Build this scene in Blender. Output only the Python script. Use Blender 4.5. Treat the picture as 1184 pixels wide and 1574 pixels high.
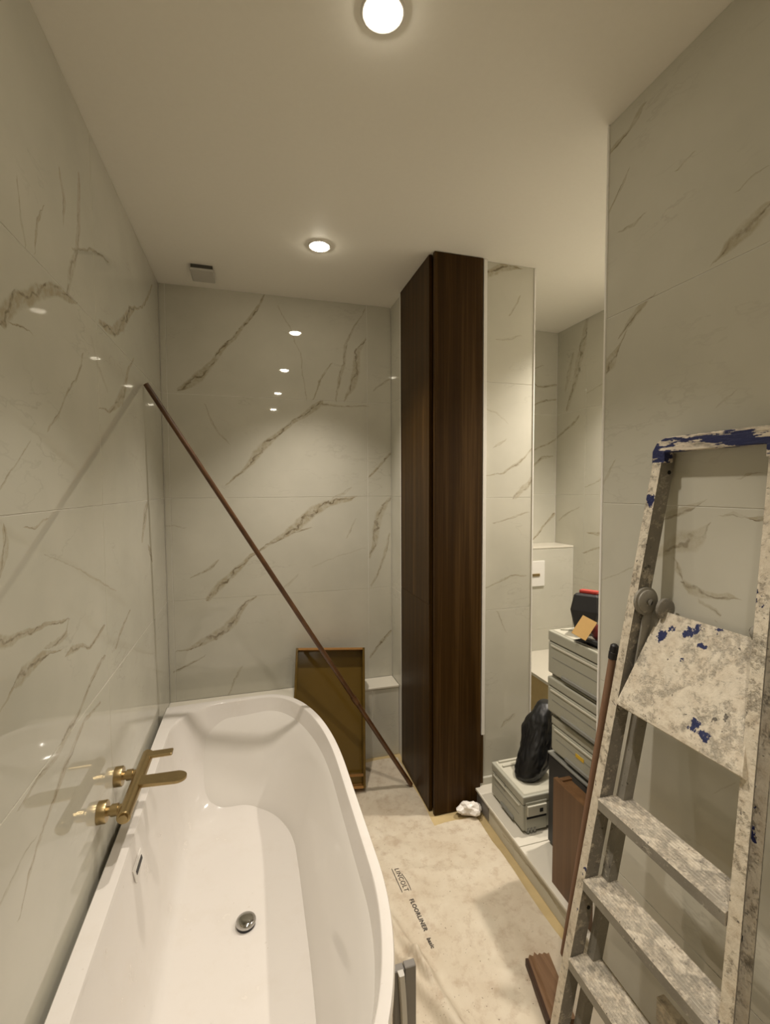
import bpy, bmesh, math, random
from mathutils import Vector, Matrix, noise
random.seed(7)
for o in list(bpy.data.objects):
    bpy.data.objects.remove(o)
S = bpy.context.scene
C = S.collection

# ------------------------------------------------------------------ camera
YAW, PITCH, ROLL = 0.2813, -0.0513, -0.0050
CAM = Vector((0.4475, 0.0, 1.5782)); FPX = 708.1
cy, sy = math.cos(YAW), math.sin(YAW)
fw = Vector((sy*math.cos(PITCH), cy*math.cos(PITCH), math.sin(PITCH)))
rt0 = Vector((cy, -sy, 0)); up0 = rt0.cross(fw)
rt = math.cos(ROLL)*rt0 + math.sin(ROLL)*up0
up = -math.sin(ROLL)*rt0 + math.cos(ROLL)*up0
cd = bpy.data.cameras.new('camera'); cam = bpy.data.objects.new('camera', cd); C.objects.link(cam)
cd.sensor_fit = 'HORIZONTAL'; cd.sensor_width = 36.0; cd.lens = FPX*36.0/1184.0
cd.clip_start = 0.02
m = Matrix((rt, up, -fw)).transposed().to_4x4(); m.translation = CAM
cam.matrix_world = m
S.camera = cam

# ------------------------------------------------------------------ world, exposure
wd = bpy.data.worlds.new('world'); S.world = wd; wd.use_nodes = True
wd.node_tree.nodes['Background'].inputs[0].default_value = (1.0, 0.9, 0.75, 1)
wd.node_tree.nodes['Background'].inputs[1].default_value = 0.0
S.view_settings.view_transform = 'Standard'; S.view_settings.look = 'None'
S.view_settings.gamma = 1.0; S.view_settings.use_curve_mapping = False
S.view_settings.exposure = 0.0
LAMP_W = 10.0          # watts of every downlight's beam
LENS_E = 92.0          # emission of the frosted lenses
LAMP_COL = (1.0, 0.905, 0.80)

H = 2.65

# ------------------------------------------------------------------ node helpers
class NT:
    def __init__(s, name):
        s.m = bpy.data.materials.new(name); s.m.use_nodes = True
        s.t = s.m.node_tree; s.b = s.t.nodes['Principled BSDF']
    def n(s, typ, **kw):
        nd = s.t.nodes.new(typ)
        for k, v in kw.items(): setattr(nd, k, v)
        return nd
    def l(s, a, b): s.t.links.new(a, b)
    def put(s, inp, v):
        if isinstance(v, bpy.types.NodeSocket): s.l(v, inp)
        else: inp.default_value = v
    def math(s, op, a, b=None, c=None, clamp=False):
        nd = s.n('ShaderNodeMath', operation=op); nd.use_clamp = clamp
        s.put(nd.inputs[0], a)
        if b is not None: s.put(nd.inputs[1], b)
        if c is not None: s.put(nd.inputs[2], c)
        return nd.outputs[0]
    def vm(s, op, a, b):
        nd = s.n('ShaderNodeVectorMath', operation=op); s.put(nd.inputs[0], a); s.put(nd.inputs[1], b)
        return nd.outputs['Value'] if op == 'DOT_PRODUCT' else nd.outputs[0]
    def scale(s, a, k):
        nd = s.n('ShaderNodeVectorMath', operation='SCALE'); s.put(nd.inputs[0], a); nd.inputs['Scale'].default_value = k
        return nd.outputs[0]
    def mr(s, v, a, b, c, d, smooth=False):
        nd = s.n('ShaderNodeMapRange'); nd.interpolation_type = 'SMOOTHSTEP' if smooth else 'LINEAR'
        s.put(nd.inputs[0], v)
        for i, q in enumerate((a, b, c, d)): s.put(nd.inputs[i+1], q)
        return nd.outputs[0]
    def noise(s, vec, sc, det=3, rough=.55, dist=0.0):
        nd = s.n('ShaderNodeTexNoise'); s.l(vec, nd.inputs['Vector'])
        nd.inputs['Scale'].default_value = sc; nd.inputs['Detail'].default_value = det
        nd.inputs['Roughness'].default_value = rough; nd.inputs['Distortion'].default_value = dist
        return nd
    def mix(s, f, a, b):
        nd = s.n('ShaderNodeMix', data_type='RGBA'); s.put(nd.inputs[0], f)
        for i, q in ((6, a), (7, b)):
            if isinstance(q, bpy.types.NodeSocket): s.l(q, nd.inputs[i])
            else: nd.inputs[i].default_value = (*q, 1)
        return nd.outputs[2]
    def obj(s): return s.n('ShaderNodeTexCoord').outputs['Object']
    def stretch(s, vec, sc):
        nd = s.n('ShaderNodeMapping'); s.l(vec, nd.inputs[0]); nd.inputs['Scale'].default_value = sc
        return nd.outputs[0]
    def bump(s, h, strength, dist=.01):
        nd = s.n('ShaderNodeBump'); s.l(h, nd.inputs['Height']); nd.inputs['Strength'].default_value = strength
        nd.inputs['Distance'].default_value = dist; s.l(nd.outputs[0], s.b.inputs['Normal'])
    def fin(s, col=None, rough=None, metal=None, spec=None, coat=None):
        if col is not None:
            if isinstance(col, bpy.types.NodeSocket): s.l(col, s.b.inputs['Base Color'])
            else: s.b.inputs['Base Color'].default_value = (*col, 1)
        if rough is not None: s.put(s.b.inputs['Roughness'], rough)
        if metal is not None: s.put(s.b.inputs['Metallic'], metal)
        if spec is not None: s.b.inputs['Specular IOR Level'].default_value = spec
        if coat is not None: s.b.inputs['Coat Weight'].default_value = coat; s.b.inputs['Coat Roughness'].default_value = .05
        return s.m

def simple(name, col, rough=.5, metal=0.0, var=.08, sc=20, spec=.5, bump=0.0):
    t = NT(name); v = t.obj(); n = t.noise(v, sc, 4)
    c = t.mix(n.outputs[0], tuple(x*(1-var) for x in col), tuple(min(1, x*(1+var)) for x in col))
    if bump: t.bump(n.outputs[0], bump, .002)
    return t.fin(c, rough, metal, spec)

VEINS = {"left":[[1,0.8,[[2.082,0.601,0.0165],[2.182,0.593,0.0167],[2.291,0.569,0.0179],[2.392,0.523,0.0157],[2.466,0.472,0.0138],[2.504,0.443,0.0043]]],[0,0.7,[[1.081,1.903,0.0013],[1.141,1.912,0.003],[1.176,1.913,0.0012]]],[2,0.45,[[2.087,-1.398,0.0069],[2.164,-1.433,0.0166],[2.242,-1.479,0.0108],[2.305,-1.501,0.014],[2.458,-1.523,0.0098]]],[0,0.55,[[1.449,2.227,0.0031],[1.603,2.296,0.0037],[1.72,2.333,0.0038],[1.777,2.341,0.0016]]],[2,0.55,[[2.26,-1.386,0.0037],[2.317,-1.4,0.0088],[2.343,-1.39,0.0104],[2.379,-1.378,0.0051]]],[1,0.6,[[2.342,0.631,0.0014],[2.378,0.652,0.0054],[2.412,0.668,0.0057],[2.472,0.683,0.0022]]],[2,0.4,[[2.099,-1.167,0.0035],[2.145,-1.149,0.0032],[2.207,-1.144,0.003]]],[1,0.75,[[2.665,0.309,0.0104],[2.713,0.27,0.0207],[2.78,0.22,0.0187],[2.904,0.181,0.0237],[3.067,0.153,0.0164],[3.168,0.124,0.0059]]],[1,0.6,[[3.122,0.143,0.0048],[3.286,0.068,0.0063],[3.47,0.041,0.0103],[3.602,0.031,0.0059]]],[1,0.6,[[2.446,0.143,0.0022],[2.511,0.084,0.0062],[2.585,0.047,0.014],[2.68,0.019,0.028],[2.772,0.011,0.0174],[2.852,0.025,0.0109],[2.962,0.008,0.0046]]],[1,0.5,[[2.09,0.334,0.0031],[2.159,0.324,0.0036],[2.219,0.327,0.0037],[2.336,0.314,0.0055],[2.404,0.318,0.0053],[2.435,0.33,0.0043]]],[1,0.45,[[1.844,0.397,0.0026],[1.899,0.393,0.0026],[1.947,0.385,0.0027],[1.996,0.378,0.0019]]],[0,0.7,[[1.112,1.496,0.0014],[1.148,1.496,0.003],[1.174,1.503,0.0033],[1.214,1.512,0.0017]]],[0,0.7,[[0.993,1.303,0.0115],[1.034,1.29,0.0107],[1.066,1.296,0.0072],[1.152,1.284,0.0059],[1.237,1.271,0.0046],[1.319,1.253,0.0024]]],[0,0.5,[[1.179,1.227,0.0034],[1.251,1.224,0.0075],[1.303,1.225,0.0091],[1.319,1.252,0.0042]]],[0,0.75,[[1.041,1.202,0.0083],[1.063,1.209,0.0178],[1.1,1.214,0.0147],[1.152,1.216,0.0104],[1.205,1.212,0.0032],[1.256,1.2,0.0016]]],[0,0.75,[[1.294,1.172,0.0041],[1.336,1.171,0.0102],[1.383,1.168,0.0068],[1.456,1.138,0.005],[1.519,1.144,0.0063],[1.595,1.157,0.0052]]],[1,0.6,[[1.527,0.139,0.0031],[1.552,0.13,0.0042],[1.588,0.115,0.0044]]],[0,0.5,[[1.71,1.049,0.0065],[1.762,1.086,0.0109],[1.909,1.126,0.0052]]],[0,0.55,[[1.039,0.957,0.0035],[1.121,0.966,0.0048],[1.209,0.966,0.0082],[1.274,0.982,0.012],[1.363,0.988,0.0074],[1.449,1.032,0.0084],[1.52,1.05,0.0096],[1.59,1.064,0.0059]]],[0,0.6,[[1.015,0.753,0.0033],[1.052,0.8,0.0069],[1.114,0.834,0.0071],[1.16,0.86,0.0073],[1.237,0.898,0.0155],[1.293,0.925,0.0111],[1.398,0.949,0.0065],[1.526,0.945,0.0047]]],[1,0.55,[[2.479,-0.556,0.0108],[2.594,-0.531,0.0316],[2.682,-0.53,0.01]]],[3,0.7,[[-0.763,-2.53,0.0113],[-0.719,-2.542,0.0225],[-0.658,-2.532,0.0069]]],[2,0.6,[[1.427,-1.004,0.0084],[1.447,-1.02,0.0135],[1.472,-1.029,0.0119],[1.5,-1.025,0.0069]]],[0,0.3,[[1.2,1.437,0.0016],[1.351,1.387,0.0022],[1.55,1.312,0.0043],[1.733,1.237,0.0025]]],[3,0.2,[[0.131,-2.56,0.0083],[0.239,-2.537,0.0113],[0.321,-2.544,0.0059]]],[0,0.35,[[0.95,0.837,0.0049],[1.051,0.855,0.0038],[1.094,0.849,0.0022]]]],"back":[[1,0.75,[[1.548,1.426,0.0097],[1.604,1.412,0.0194],[1.667,1.406,0.0224],[1.782,1.42,0.0144],[1.872,1.438,0.0129],[2.001,1.441,0.0091],[2.161,1.467,0.0082],[2.241,1.492,0.0049]]],[2,0.65,[[2.086,-0.976,0.0037],[2.172,-1.023,0.0189],[2.267,-1.051,0.0231],[2.381,-1.06,0.0152],[2.452,-1.111,0.0056]]],[2,0.55,[[2.088,-0.93,0.0038],[2.205,-0.946,0.0113],[2.307,-0.978,0.0094],[2.42,-0.99,0.0093],[2.51,-1.041,0.0055],[2.624,-1.105,0.0037]]],[1,0.6,[[2.041,0.913,0.0036],[2.132,0.96,0.0072],[2.26,0.985,0.0036]]],[2,0.35,[[2.091,-0.761,0.0037],[2.348,-0.724,0.0037],[2.47,-0.675,0.0037],[2.591,-0.606,0.0037]]],[1,0.75,[[1.36,0.906,0.0035],[1.46,0.898,0.007],[1.503,0.901,0.0104],[1.59,0.917,0.0209],[1.662,0.918,0.0175],[1.768,0.912,0.0106],[1.852,0.908,0.0107],[1.94,0.886,0.0126],[2.018,0.875,0.018],[2.067,0.87,0.0109]]],[0,0.5,[[0.839,2.061,0.0075],[0.979,2.053,0.0045],[1.112,2.066,0.0046]]],[3,0.4,[[1.066,-1.527,0.0035],[1.135,-1.531,0.0052],[1.19,-1.54,0.0062],[1.286,-1.589,0.0034]]],[1,0.8,[[0.828,0.546,0.0106],[0.881,0.551,0.0177],[0.932,0.553,0.0215],[0.983,0.545,0.0162],[1.054,0.541,0.0162],[1.159,0.546,0.0091],[1.211,0.532,0.0066],[1.284,0.513,0.0067],[1.375,0.486,0.0168],[1.448,0.475,0.0262],[1.521,0.468,0.0264],[1.595,0.462,0.0265],[1.669,0.44,0.0228],[1.729,0.406,0.023],[1.778,0.367,0.0193],[1.811,0.344,0.0039]]],[0,0.55,[[0.65,1.315,0.0056],[0.713,1.336,0.0075],[0.773,1.349,0.0038]]],[1,0.6,[[0.864,0.69,0.0036],[0.919,0.67,0.0054],[0.959,0.658,0.0106],[1.025,0.655,0.0035]]],[1,0.72,[[0.529,0.467,0.0036],[0.576,0.425,0.0073],[0.628,0.402,0.0147],[0.7,0.377,0.0221],[0.778,0.358,0.0221],[0.852,0.361,0.0219],[0.954,0.378,0.0111],[1.008,0.361,0.0056]]],[1,0.6,[[0.43,0.395,0.0055],[0.527,0.365,0.0073],[0.594,0.341,0.0037]]],[1,0.4,[[0.507,0.083,0.0036],[0.589,0.128,0.0073],[0.669,0.147,0.0056]]],[1,0.4,[[1.723,0.444,0.0057],[1.78,0.414,0.0096],[1.835,0.402,0.0039]]],[1,0.35,[[1.612,0.216,0.004],[1.656,0.226,0.0059],[1.725,0.249,0.004]]],[0,0.25,[[0.778,1.121,0.0039],[0.932,1.179,0.0031],[1.09,1.223,0.0032]]],[1,0.3,[[1.116,0.281,0.0038],[1.162,0.275,0.0095],[1.255,0.272,0.0038]]],[1,0.7,[[1.963,0.372,0.0059],[2.059,0.37,0.0079],[2.15,0.374,0.006]]],[2,0.6,[[1.162,-1.126,0.0061],[1.248,-1.155,0.0163],[1.326,-1.164,0.0204],[1.432,-1.189,0.0245],[1.483,-1.222,0.0162],[1.525,-1.259,0.0081]]],[2,0.5,[[0.991,-1.133,0.0062],[1.088,-1.183,0.0083],[1.185,-1.22,0.0104],[1.304,-1.25,0.0062]]],[1,0.7,[[1.183,-0.403,0.0064],[1.302,-0.39,0.0107],[1.385,-0.39,0.0065]]],[1,0.4,[[2.345,0.709,0.0038],[2.417,0.696,0.0076],[2.475,0.696,0.0038]]],[0,0.35,[[0.004,1.385,0.0035],[0.046,1.388,0.0035],[0.094,1.369,0.0035]]]],"pier":[[0,0.8,[[1.529,2.59,0.0147],[1.577,2.611,0.0177],[1.626,2.632,0.0208],[1.675,2.638,0.0123],[1.718,2.634,0.0031]]],[1,0.6,[[2.878,0.53,0.0033],[2.935,0.543,0.0049],[2.982,0.556,0.0033]]],[1,0.6,[[2.242,0.074,0.0025],[2.328,0.016,0.0048],[2.414,-0.011,0.01],[2.458,-0.018,0.0052],[2.514,-0.014,0.0052]]],[1,0.6,[[2.286,-0.12,0.0105],[2.359,-0.119,0.014],[2.417,-0.118,0.0106]]],[1,0.5,[[2.372,0.136,0.0032],[2.41,0.125,0.0065],[2.442,0.117,0.0032]]],[3,0.35,[[0.17,-2.51,0.0034],[0.24,-2.503,0.0049],[0.287,-2.476,0.0032]]],[0,0.5,[[1.587,1.406,0.0033],[1.695,1.435,0.005],[1.776,1.46,0.0033]]],[0,0.55,[[1.533,1.084,0.0034],[1.625,1.117,0.0051],[1.698,1.136,0.005],[1.765,1.138,0.0033]]],[3,0.4,[[-0.567,-1.777,0.0035],[-0.51,-1.802,0.0042],[-0.455,-1.82,0.0034]]],[1,0.4,[[1.424,-0.884,0.0038],[1.463,-0.886,0.0113],[1.509,-0.903,0.0112]]],[0,0.3,[[1.597,2.29,0.003],[1.668,2.302,0.0061],[1.722,2.322,0.0031]]]],"nback":[[0,0.75,[[2.332,2.3,0.0049],[2.353,2.279,0.0068],[2.415,2.278,0.0089],[2.515,2.288,0.0067]]],[0,0.6,[[2.334,2.15,0.0045],[2.427,2.181,0.0089],[2.506,2.193,0.0067]]],[1,0.7,[[2.956,-0.351,0.0046],[3.048,-0.39,0.0069],[3.135,-0.423,0.007]]],[0,0.65,[[2.329,1.738,0.0095],[2.396,1.784,0.0138],[2.486,1.795,0.0046]]],[1,0.75,[[2.512,-0.791,0.0051],[2.661,-0.789,0.0076],[2.754,-0.786,0.0128]]],[0,0.5,[[2.33,2.401,0.0044],[2.397,2.419,0.0035]]]],"nright":[[2,0.5,[[2.096,-2.695,0.0137],[2.262,-2.613,0.0201],[2.412,-2.573,0.0329],[2.514,-2.539,0.0258],[2.648,-2.512,0.0127]]],[2,0.35,[[2.238,-2.705,0.007],[2.32,-2.68,0.0209],[2.461,-2.644,0.0137]]],[3,0.6,[[-0.606,-3.337,0.0082],[-0.464,-3.277,0.0109],[-0.373,-3.261,0.0084]]],[0,0.35,[[2.354,2.206,0.0043],[2.425,2.197,0.0046],[2.494,2.179,0.0048]]],[0,0.7,[[2.346,1.294,0.01],[2.385,1.286,0.0101],[2.466,1.283,0.0042]]],[0,0.6,[[2.344,1.206,0.0072],[2.428,1.187,0.0074],[2.505,1.152,0.0064]]],[0,0.5,[[2.344,1.634,0.0065],[2.41,1.607,0.0043],[2.497,1.583,0.0044]]],[3,0.4,[[-0.994,-2.9,0.0051],[-0.901,-2.877,0.0073],[-0.784,-2.83,0.0046]]]],"right":[[0,0.65,[[1.056,2.615,0.0061],[1.069,2.604,0.0121],[1.1,2.589,0.0075],[1.123,2.581,0.0057],[1.145,2.579,0.0093],[1.18,2.577,0.0054]]],[3,0.6,[[0.857,-2.519,0.0032],[0.889,-2.523,0.0032],[0.927,-2.527,0.0047],[0.958,-2.532,0.0031]]],[0,0.5,[[0.903,2.386,0.0023],[0.922,2.379,0.0034],[0.945,2.371,0.0023]]],[3,0.7,[[0.886,-2.08,0.0019],[0.907,-2.071,0.0077],[0.93,-2.069,0.0152],[0.953,-2.063,0.0166],[0.979,-2.056,0.018],[1.001,-2.049,0.0157],[1.018,-2.042,0.0119]]],[3,0.6,[[0.633,-2.227,0.0025],[0.654,-2.221,0.005],[0.679,-2.213,0.0102],[0.7,-2.214,0.0102],[0.727,-2.211,0.012],[0.745,-2.202,0.0065],[0.765,-2.189,0.0021]]],[3,0.65,[[0.528,-2.196,0.0113],[0.561,-2.199,0.0222],[0.589,-2.203,0.0109],[0.615,-2.205,0.0041],[0.648,-2.211,0.0027]]],[0,0.4,[[0.741,2.243,0.0017],[0.763,2.237,0.0027],[0.788,2.226,0.0019]]],[0,0.45,[[1.054,2.323,0.0026],[1.081,2.313,0.0057],[1.133,2.318,0.0032]]],[3,0.5,[[0.375,-1.733,0.0036],[0.399,-1.73,0.0104],[0.424,-1.723,0.0118],[0.445,-1.714,0.0099],[0.468,-1.706,0.0064],[0.491,-1.691,0.0016]]],[3,0.5,[[0.273,-1.676,0.009],[0.308,-1.676,0.0122],[0.338,-1.67,0.0168],[0.366,-1.661,0.0246],[0.39,-1.65,0.0321],[0.416,-1.641,0.022],[0.44,-1.638,0.0141],[0.463,-1.643,0.0031]]],[1,0.5,[[1.593,0.314,0.0019],[1.608,0.316,0.0078],[1.622,0.318,0.0098],[1.636,0.327,0.0039]]],[0,0.6,[[0.761,1.323,0.0015],[0.782,1.323,0.0076],[0.805,1.321,0.0062],[0.832,1.323,0.0081],[0.854,1.323,0.0117],[0.883,1.329,0.0126],[0.898,1.341,0.0075]]],[1,0.45,[[1.466,0.319,0.0014],[1.467,0.338,0.0032],[1.489,0.337,0.0052],[1.519,0.32,0.0052]]],[0,0.75,[[0.701,1.513,0.0054],[0.725,1.508,0.0056],[0.745,1.506,0.0021]]],[0,0.35,[[0.759,1.509,0.0022],[0.781,1.517,0.0074],[0.803,1.508,0.0015]]],[0,0.5,[[0.722,1.611,0.0014],[0.746,1.606,0.0036],[0.762,1.597,0.0015]]],[3,0.4,[[0.674,-1.829,0.0025],[0.709,-1.822,0.0016]]],[3,0.2,[[0.041,-1.169,0.0012],[0.107,-1.172,0.0012]]],[3,0.4,[[0.285,-1.959,0.0025],[0.322,-1.963,0.0038],[0.367,-1.972,0.0025]]],[3,0.3,[[0.081,-1.748,0.002],[0.15,-1.724,0.0023],[0.203,-1.709,0.0019]]]]}
TILE_A, TILE_B = (.53, .515, .435), (.60, .58, .495)
def marble(name, veins=(), rough=.025):
    t = NT(name)
    uv = t.n('ShaderNodeUVMap').outputs[0]
    n1 = t.noise(uv, 7, 3); n2 = t.noise(uv, 38, 4, .65)
    d1 = t.scale(t.vm('SUBTRACT', n1.outputs['Color'], (.5, .5, .5)), .035)
    d2 = t.scale(t.vm('SUBTRACT', n2.outputs['Color'], (.5, .5, .5)), .010)
    w = t.vm('ADD', t.vm('ADD', uv, d1), d2)
    P, Q = [], []
    for k in range(4):
        a = k*math.pi/4
        P.append(t.vm('DOT_PRODUCT', w, (math.cos(a), math.sin(a), 0)))
        Q.append(t.vm('DOT_PRODUCT', w, (-math.sin(a), math.cos(a), 0)))
    total = core = None
    wand = t.mr(t.noise(uv, 11, 3).outputs[0], .3, .7, -1.0, 1.0)
    for k, s, pts in veins:
        p0, p1 = pts[0][0], pts[-1][0]
        qs = [q for _, q, _ in pts]; q0, q1 = min(qs)-.01, max(qs)+.01
        wm = max(x for *_, x in pts)
        tt = t.mr(P[k], p0-.012, p1+.012, 0, 1)
        rc = t.n('ShaderNodeRGBCurve'); cm = rc.mapping
        e = .012/(p1-p0+.024)
        R = [(0, (pts[0][1]-q0)/(q1-q0))]; G = [(0, 0.0)]
        for p, q, x in pts:
            u = (p-p0+.012)/(p1-p0+.024)
            R.append((u, (q-q0)/(q1-q0))); G.append((u, x/wm))
        R.append((1, (pts[-1][1]-q0)/(q1-q0))); G.append((1, 0.0))
        for ci, L in ((0, R), (1, G)):
            cu = cm.curves[ci]
            cu.points[0].location = L[0]; cu.points[1].location = L[-1]
            for a in L[1:-1]: cu.points.new(*a)
            for pt in cu.points: pt.handle_type = 'VECTOR'
        cm.update()
        cb = t.n('ShaderNodeCombineColor')
        for i in range(3): t.l(tt, cb.inputs[i])
        t.l(cb.outputs[0], rc.inputs['Color'])
        sp = t.n('ShaderNodeSeparateColor'); t.l(rc.outputs[0], sp.inputs[0])
        c = t.math('MULTIPLY_ADD', sp.outputs[0], q1-q0, q0)
        d = t.math('ABSOLUTE', t.math('SUBTRACT', Q[k], c))
        wd_ = t.math('MULTIPLY_ADD', sp.outputs[1], wm*1.25, 1e-6)
        r = t.math('DIVIDE', d, wd_)
        a = t.mr(r, .55, 1.08, s, 0.0, True)
        total = a if total is None else t.math('MAXIMUM', total, a)
        rs = t.math('DIVIDE', t.math('SUBTRACT', Q[k], c), wd_)
        cr = t.math('ABSOLUTE', t.math('SUBTRACT', rs, wand))
        cm_ = t.math('MULTIPLY', t.mr(cr, .10, .34, s, 0.0, True), t.mr(r, .9, 1.1, 1, 0))
        core = cm_ if core is None else t.math('MAXIMUM', core, cm_)
    # cloudy ground and hair-fine faint veins
    cl = t.noise(uv, 2.2, 4)
    base = t.mix(t.mr(cl.outputs[0], .35, .65, 0, 1), TILE_A, TILE_B)
    rot = t.n('ShaderNodeMapping'); t.l(w, rot.inputs[0]); rot.inputs['Rotation'].default_value = (0, 0, math.radians(-50)); rot.inputs['Scale'].default_value = (1.1, 3.2, 1)
    rn = t.noise(rot.outputs[0], 1.6, 5, .6)
    ridge = t.mr(t.math('ABSOLUTE', t.math('SUBTRACT', rn.outputs[0], .5)), 0.0, .012, 1, 0, True)
    gate = t.mr(t.noise(uv, 2.7, 2).outputs[0], .5, .7, 0, .28)
    base = t.mix(t.math('MULTIPLY', ridge, gate), base, (.30, .27, .22))
    if total is not None:
        mo = t.noise(uv, 30, 5, .7)
        md = t.mr(mo.outputs[0], .36, .60, .30, .85)
        base = t.mix(t.math('MULTIPLY', total, md, clamp=True), base, (.33, .265, .15))
        cd_ = t.mr(t.noise(uv, 19, 4, .7).outputs[0], .40, .58, .1, 1.0)
        base = t.mix(t.math('MULTIPLY', core, cd_, clamp=True), base, (.145, .11, .06))
    return t.fin(base, rough, 0, .5)

def wood(name, cols, sc=(38, 38, 1.2), rough=.4, spec=.5):
    t = NT(name); v = t.stretch(t.obj(), sc)
    n = t.noise(v, 1.0, 6, .62, .6); n2 = t.noise(t.stretch(t.obj(), tuple(q*.3 for q in sc)), 1.0, 3)
    r = t.n('ShaderNodeValToRGB'); el = r.color_ramp.elements
    el[0].position = .3; el[0].color = (*cols[0], 1); el[1].position = .7; el[1].color = (*cols[2], 1)
    e = el.new(.5); e.color = (*cols[1], 1)
    t.l(t.math('ADD', t.math('MULTIPLY', n.outputs[0], .65), t.math('MULTIPLY', n2.outputs[0], .35)), r.inputs[0])
    t.bump(n.outputs[0], .05, .002)
    return t.fin(r.outputs[0], rough, None, spec)

def splatter(name, base, paint, cover, blue=.0, rough=.55, metal=.6, drag=(1, 1, 1), bluecut=.66, bluesc=16, spots=()):
    t = NT(name); v = t.stretch(t.obj(), drag)
    a = t.noise(v, 15, 7, .72, .4); b = t.noise(v, 150, 4, .7); g = t.noise(v, 6, 5, .6); a2 = t.noise(v, 55, 5, .7)
    grime = t.mix(t.mr(g.outputs[0], .38, .62, 0, 1), base, tuple(q*.75 for q in base))
    mm = t.math('ADD', t.math('MULTIPLY', a.outputs[0], .5), t.math('ADD', t.math('MULTIPLY', a2.outputs[0], .3), t.math('MULTIPLY', b.outputs[0], .2)))
    pm = t.mr(mm, cover-.045, cover+.045, 0, 1)
    hue = t.mix(t.mr(t.noise(t.vm('ADD', v, (9, 4, 1)), 20, 4).outputs[0], .4, .6, 0, 1), paint, (paint[0]*.88, paint[1]*.82, paint[2]*.76))
    pc = t.mix(t.mr(a2.outputs[0], .35, .65, 0, 1), hue, tuple(min(1, q*1.18) for q in paint))
    col = t.mix(pm, grime, pc)
    if blue:
        off = t.vm('ADD', v, (3.1, 1.7, 5.3))
        bn = t.noise(off, bluesc, 5, .65)
        bm_ = t.mr(bn.outputs[0], bluecut, bluecut+.012, 0, 1)
        col = t.mix(bm_, col, (.012, .018, .085))
    if spots:
        vd = t.vm('ADD', t.obj(), t.scale(t.vm('SUBTRACT', t.noise(t.obj(), 70, 4, .7).outputs['Color'], (.5, .5, .5)), .05))
        for cx, cy_, cz, r in spots:
            nd = t.n('ShaderNodeVectorMath', operation='DISTANCE'); t.l(vd, nd.inputs[0]); nd.inputs[1].default_value = (cx, cy_, cz)
            col = t.mix(t.mr(nd.outputs['Value'], r*.9, r, 1, 0), col, (.018, .026, .095))
    sn = t.noise(t.vm('ADD', v, (7, 2, 9)), 55, 3)
    col = t.mix(t.mr(sn.outputs[0], .69, .71, 0, .8), col, (.05, .045, .04))
    t.bump(t.math('ADD', t.math('MULTIPLY', pm, .5), t.math('MULTIPLY', a2.outputs[0], .9)), .6, .004)
    mt = t.math('MULTIPLY', t.math('SUBTRACT', 1.0, pm), metal)
    return t.fin(col, rough, mt)

M = {}
def plat_pt(u, v):
    a = Vector((1.343, .950-.316*u, 1.030)); b = Vector((1.452-.005*u, .925-.237*u, 1.262)); return a.lerp(b, v)
PC = Vector((1.383, .797, 1.121))
PSPOTS = [(*(plat_pt(u, v)-PC), r) for u, v, r in ((.13, .76, .015), (.20, .86, .010), (.38, .88, .014), (.46, .93, .013), (.55, .80, .010), (.66, .15, .013), (.73, .10, .011), (.40, .62, .006), (.66, .98, .008))]
M['left'] = marble('marble tile left', VEINS['left']); M['back'] = marble('marble tile back', VEINS['back'])
M['pier'] = marble('marble tile pier', VEINS['pier']); M['nback'] = marble('marble tile niche back', VEINS['nback'])
M['nright'] = marble('marble tile niche side', VEINS['nright']); M['right'] = marble('marble tile right', VEINS['right'])
M['plain'] = marble('marble tile plain')
M['pale'] = simple('lit marble tops', (.70, .66, .56), .22, var=.05, sc=5)  # marble of the top surfaces, lightened to carry the light from above
M['kerb'] = marble('marble kerb', [[0, .5, [[1.2, .03, .004], [1.45, .06, .008], [1.75, .04, .004]]]], .2)
M['grout'] = simple('pale grout', (.74, .72, .66), .8, sc=80)
M['paintw'] = simple('painted plaster', (.87, .84, .76), .55, var=.02, sc=60, bump=.03)
M['trim'] = simple('white trim', (.82, .80, .75), .35, var=.02)
M['screed'] = simple('yellowish screed', (.52, .40, .20), .8, var=.2, sc=14)
M['tub'] = simple('white acrylic', (.72, .69, .64), .09, var=.008, sc=3)
t_ = NT('white acrylic basin'); v_ = t_.obj()
dust = t_.mr(t_.noise(v_, 9, 6, .65).outputs[0], .52, .75, 0, .22); spk = t_.mr(t_.noise(v_, 70, 2).outputs[0], .73, .76, 0, .3)
M['basin'] = t_.fin(t_.mix(spk, t_.mix(dust, (.72, .685, .64), (.60, .54, .45)), (.42, .36, .28)), t_.mr(dust, 0, .22, .10, .35))
M['brass'] = simple('brushed brass', (.43, .325, .165), .30, 1.0, var=.1, sc=60)
M['chrome'] = simple('chrome', (.50, .49, .47), .10, 1.0, var=.02)
M['dark'] = simple('near black plastic', (.012, .012, .013), .45)
M['slot'] = simple('black gap', (.004, .004, .004), .9)
M['walnut'] = wood('walnut veneer', ((.018, .0080, .0010), (.042, .0200, .0040), (.098, .053, .0165)), (42, 42, .9), .42, spec=.14)
M['walnutl'] = wood('walnut offcut', ((.07, .032, .011), (.125, .061, .023), (.185, .096, .040)), (42, 42, .9), .45)
M['pole'] = wood('brown pole', ((.040, .016, .005), (.088, .038, .013), (.15, .070, .026)), (12, 60, 12), .33)
M['ochre'] = simple('ochre lacquer', (.12, .072, .013), .14, 0.0, var=.12, sc=6)
M['ochree'] = simple('ochre edge', (.32, .16, .045), .3, 0.0, var=.15, sc=30)
M['abs'] = simple('light grey plastic', (.36, .353, .285), .42, var=.04, sc=40)
M['absd'] = simple('mid grey plastic', (.22, .22, .195), .45, var=.06, sc=40)
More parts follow.
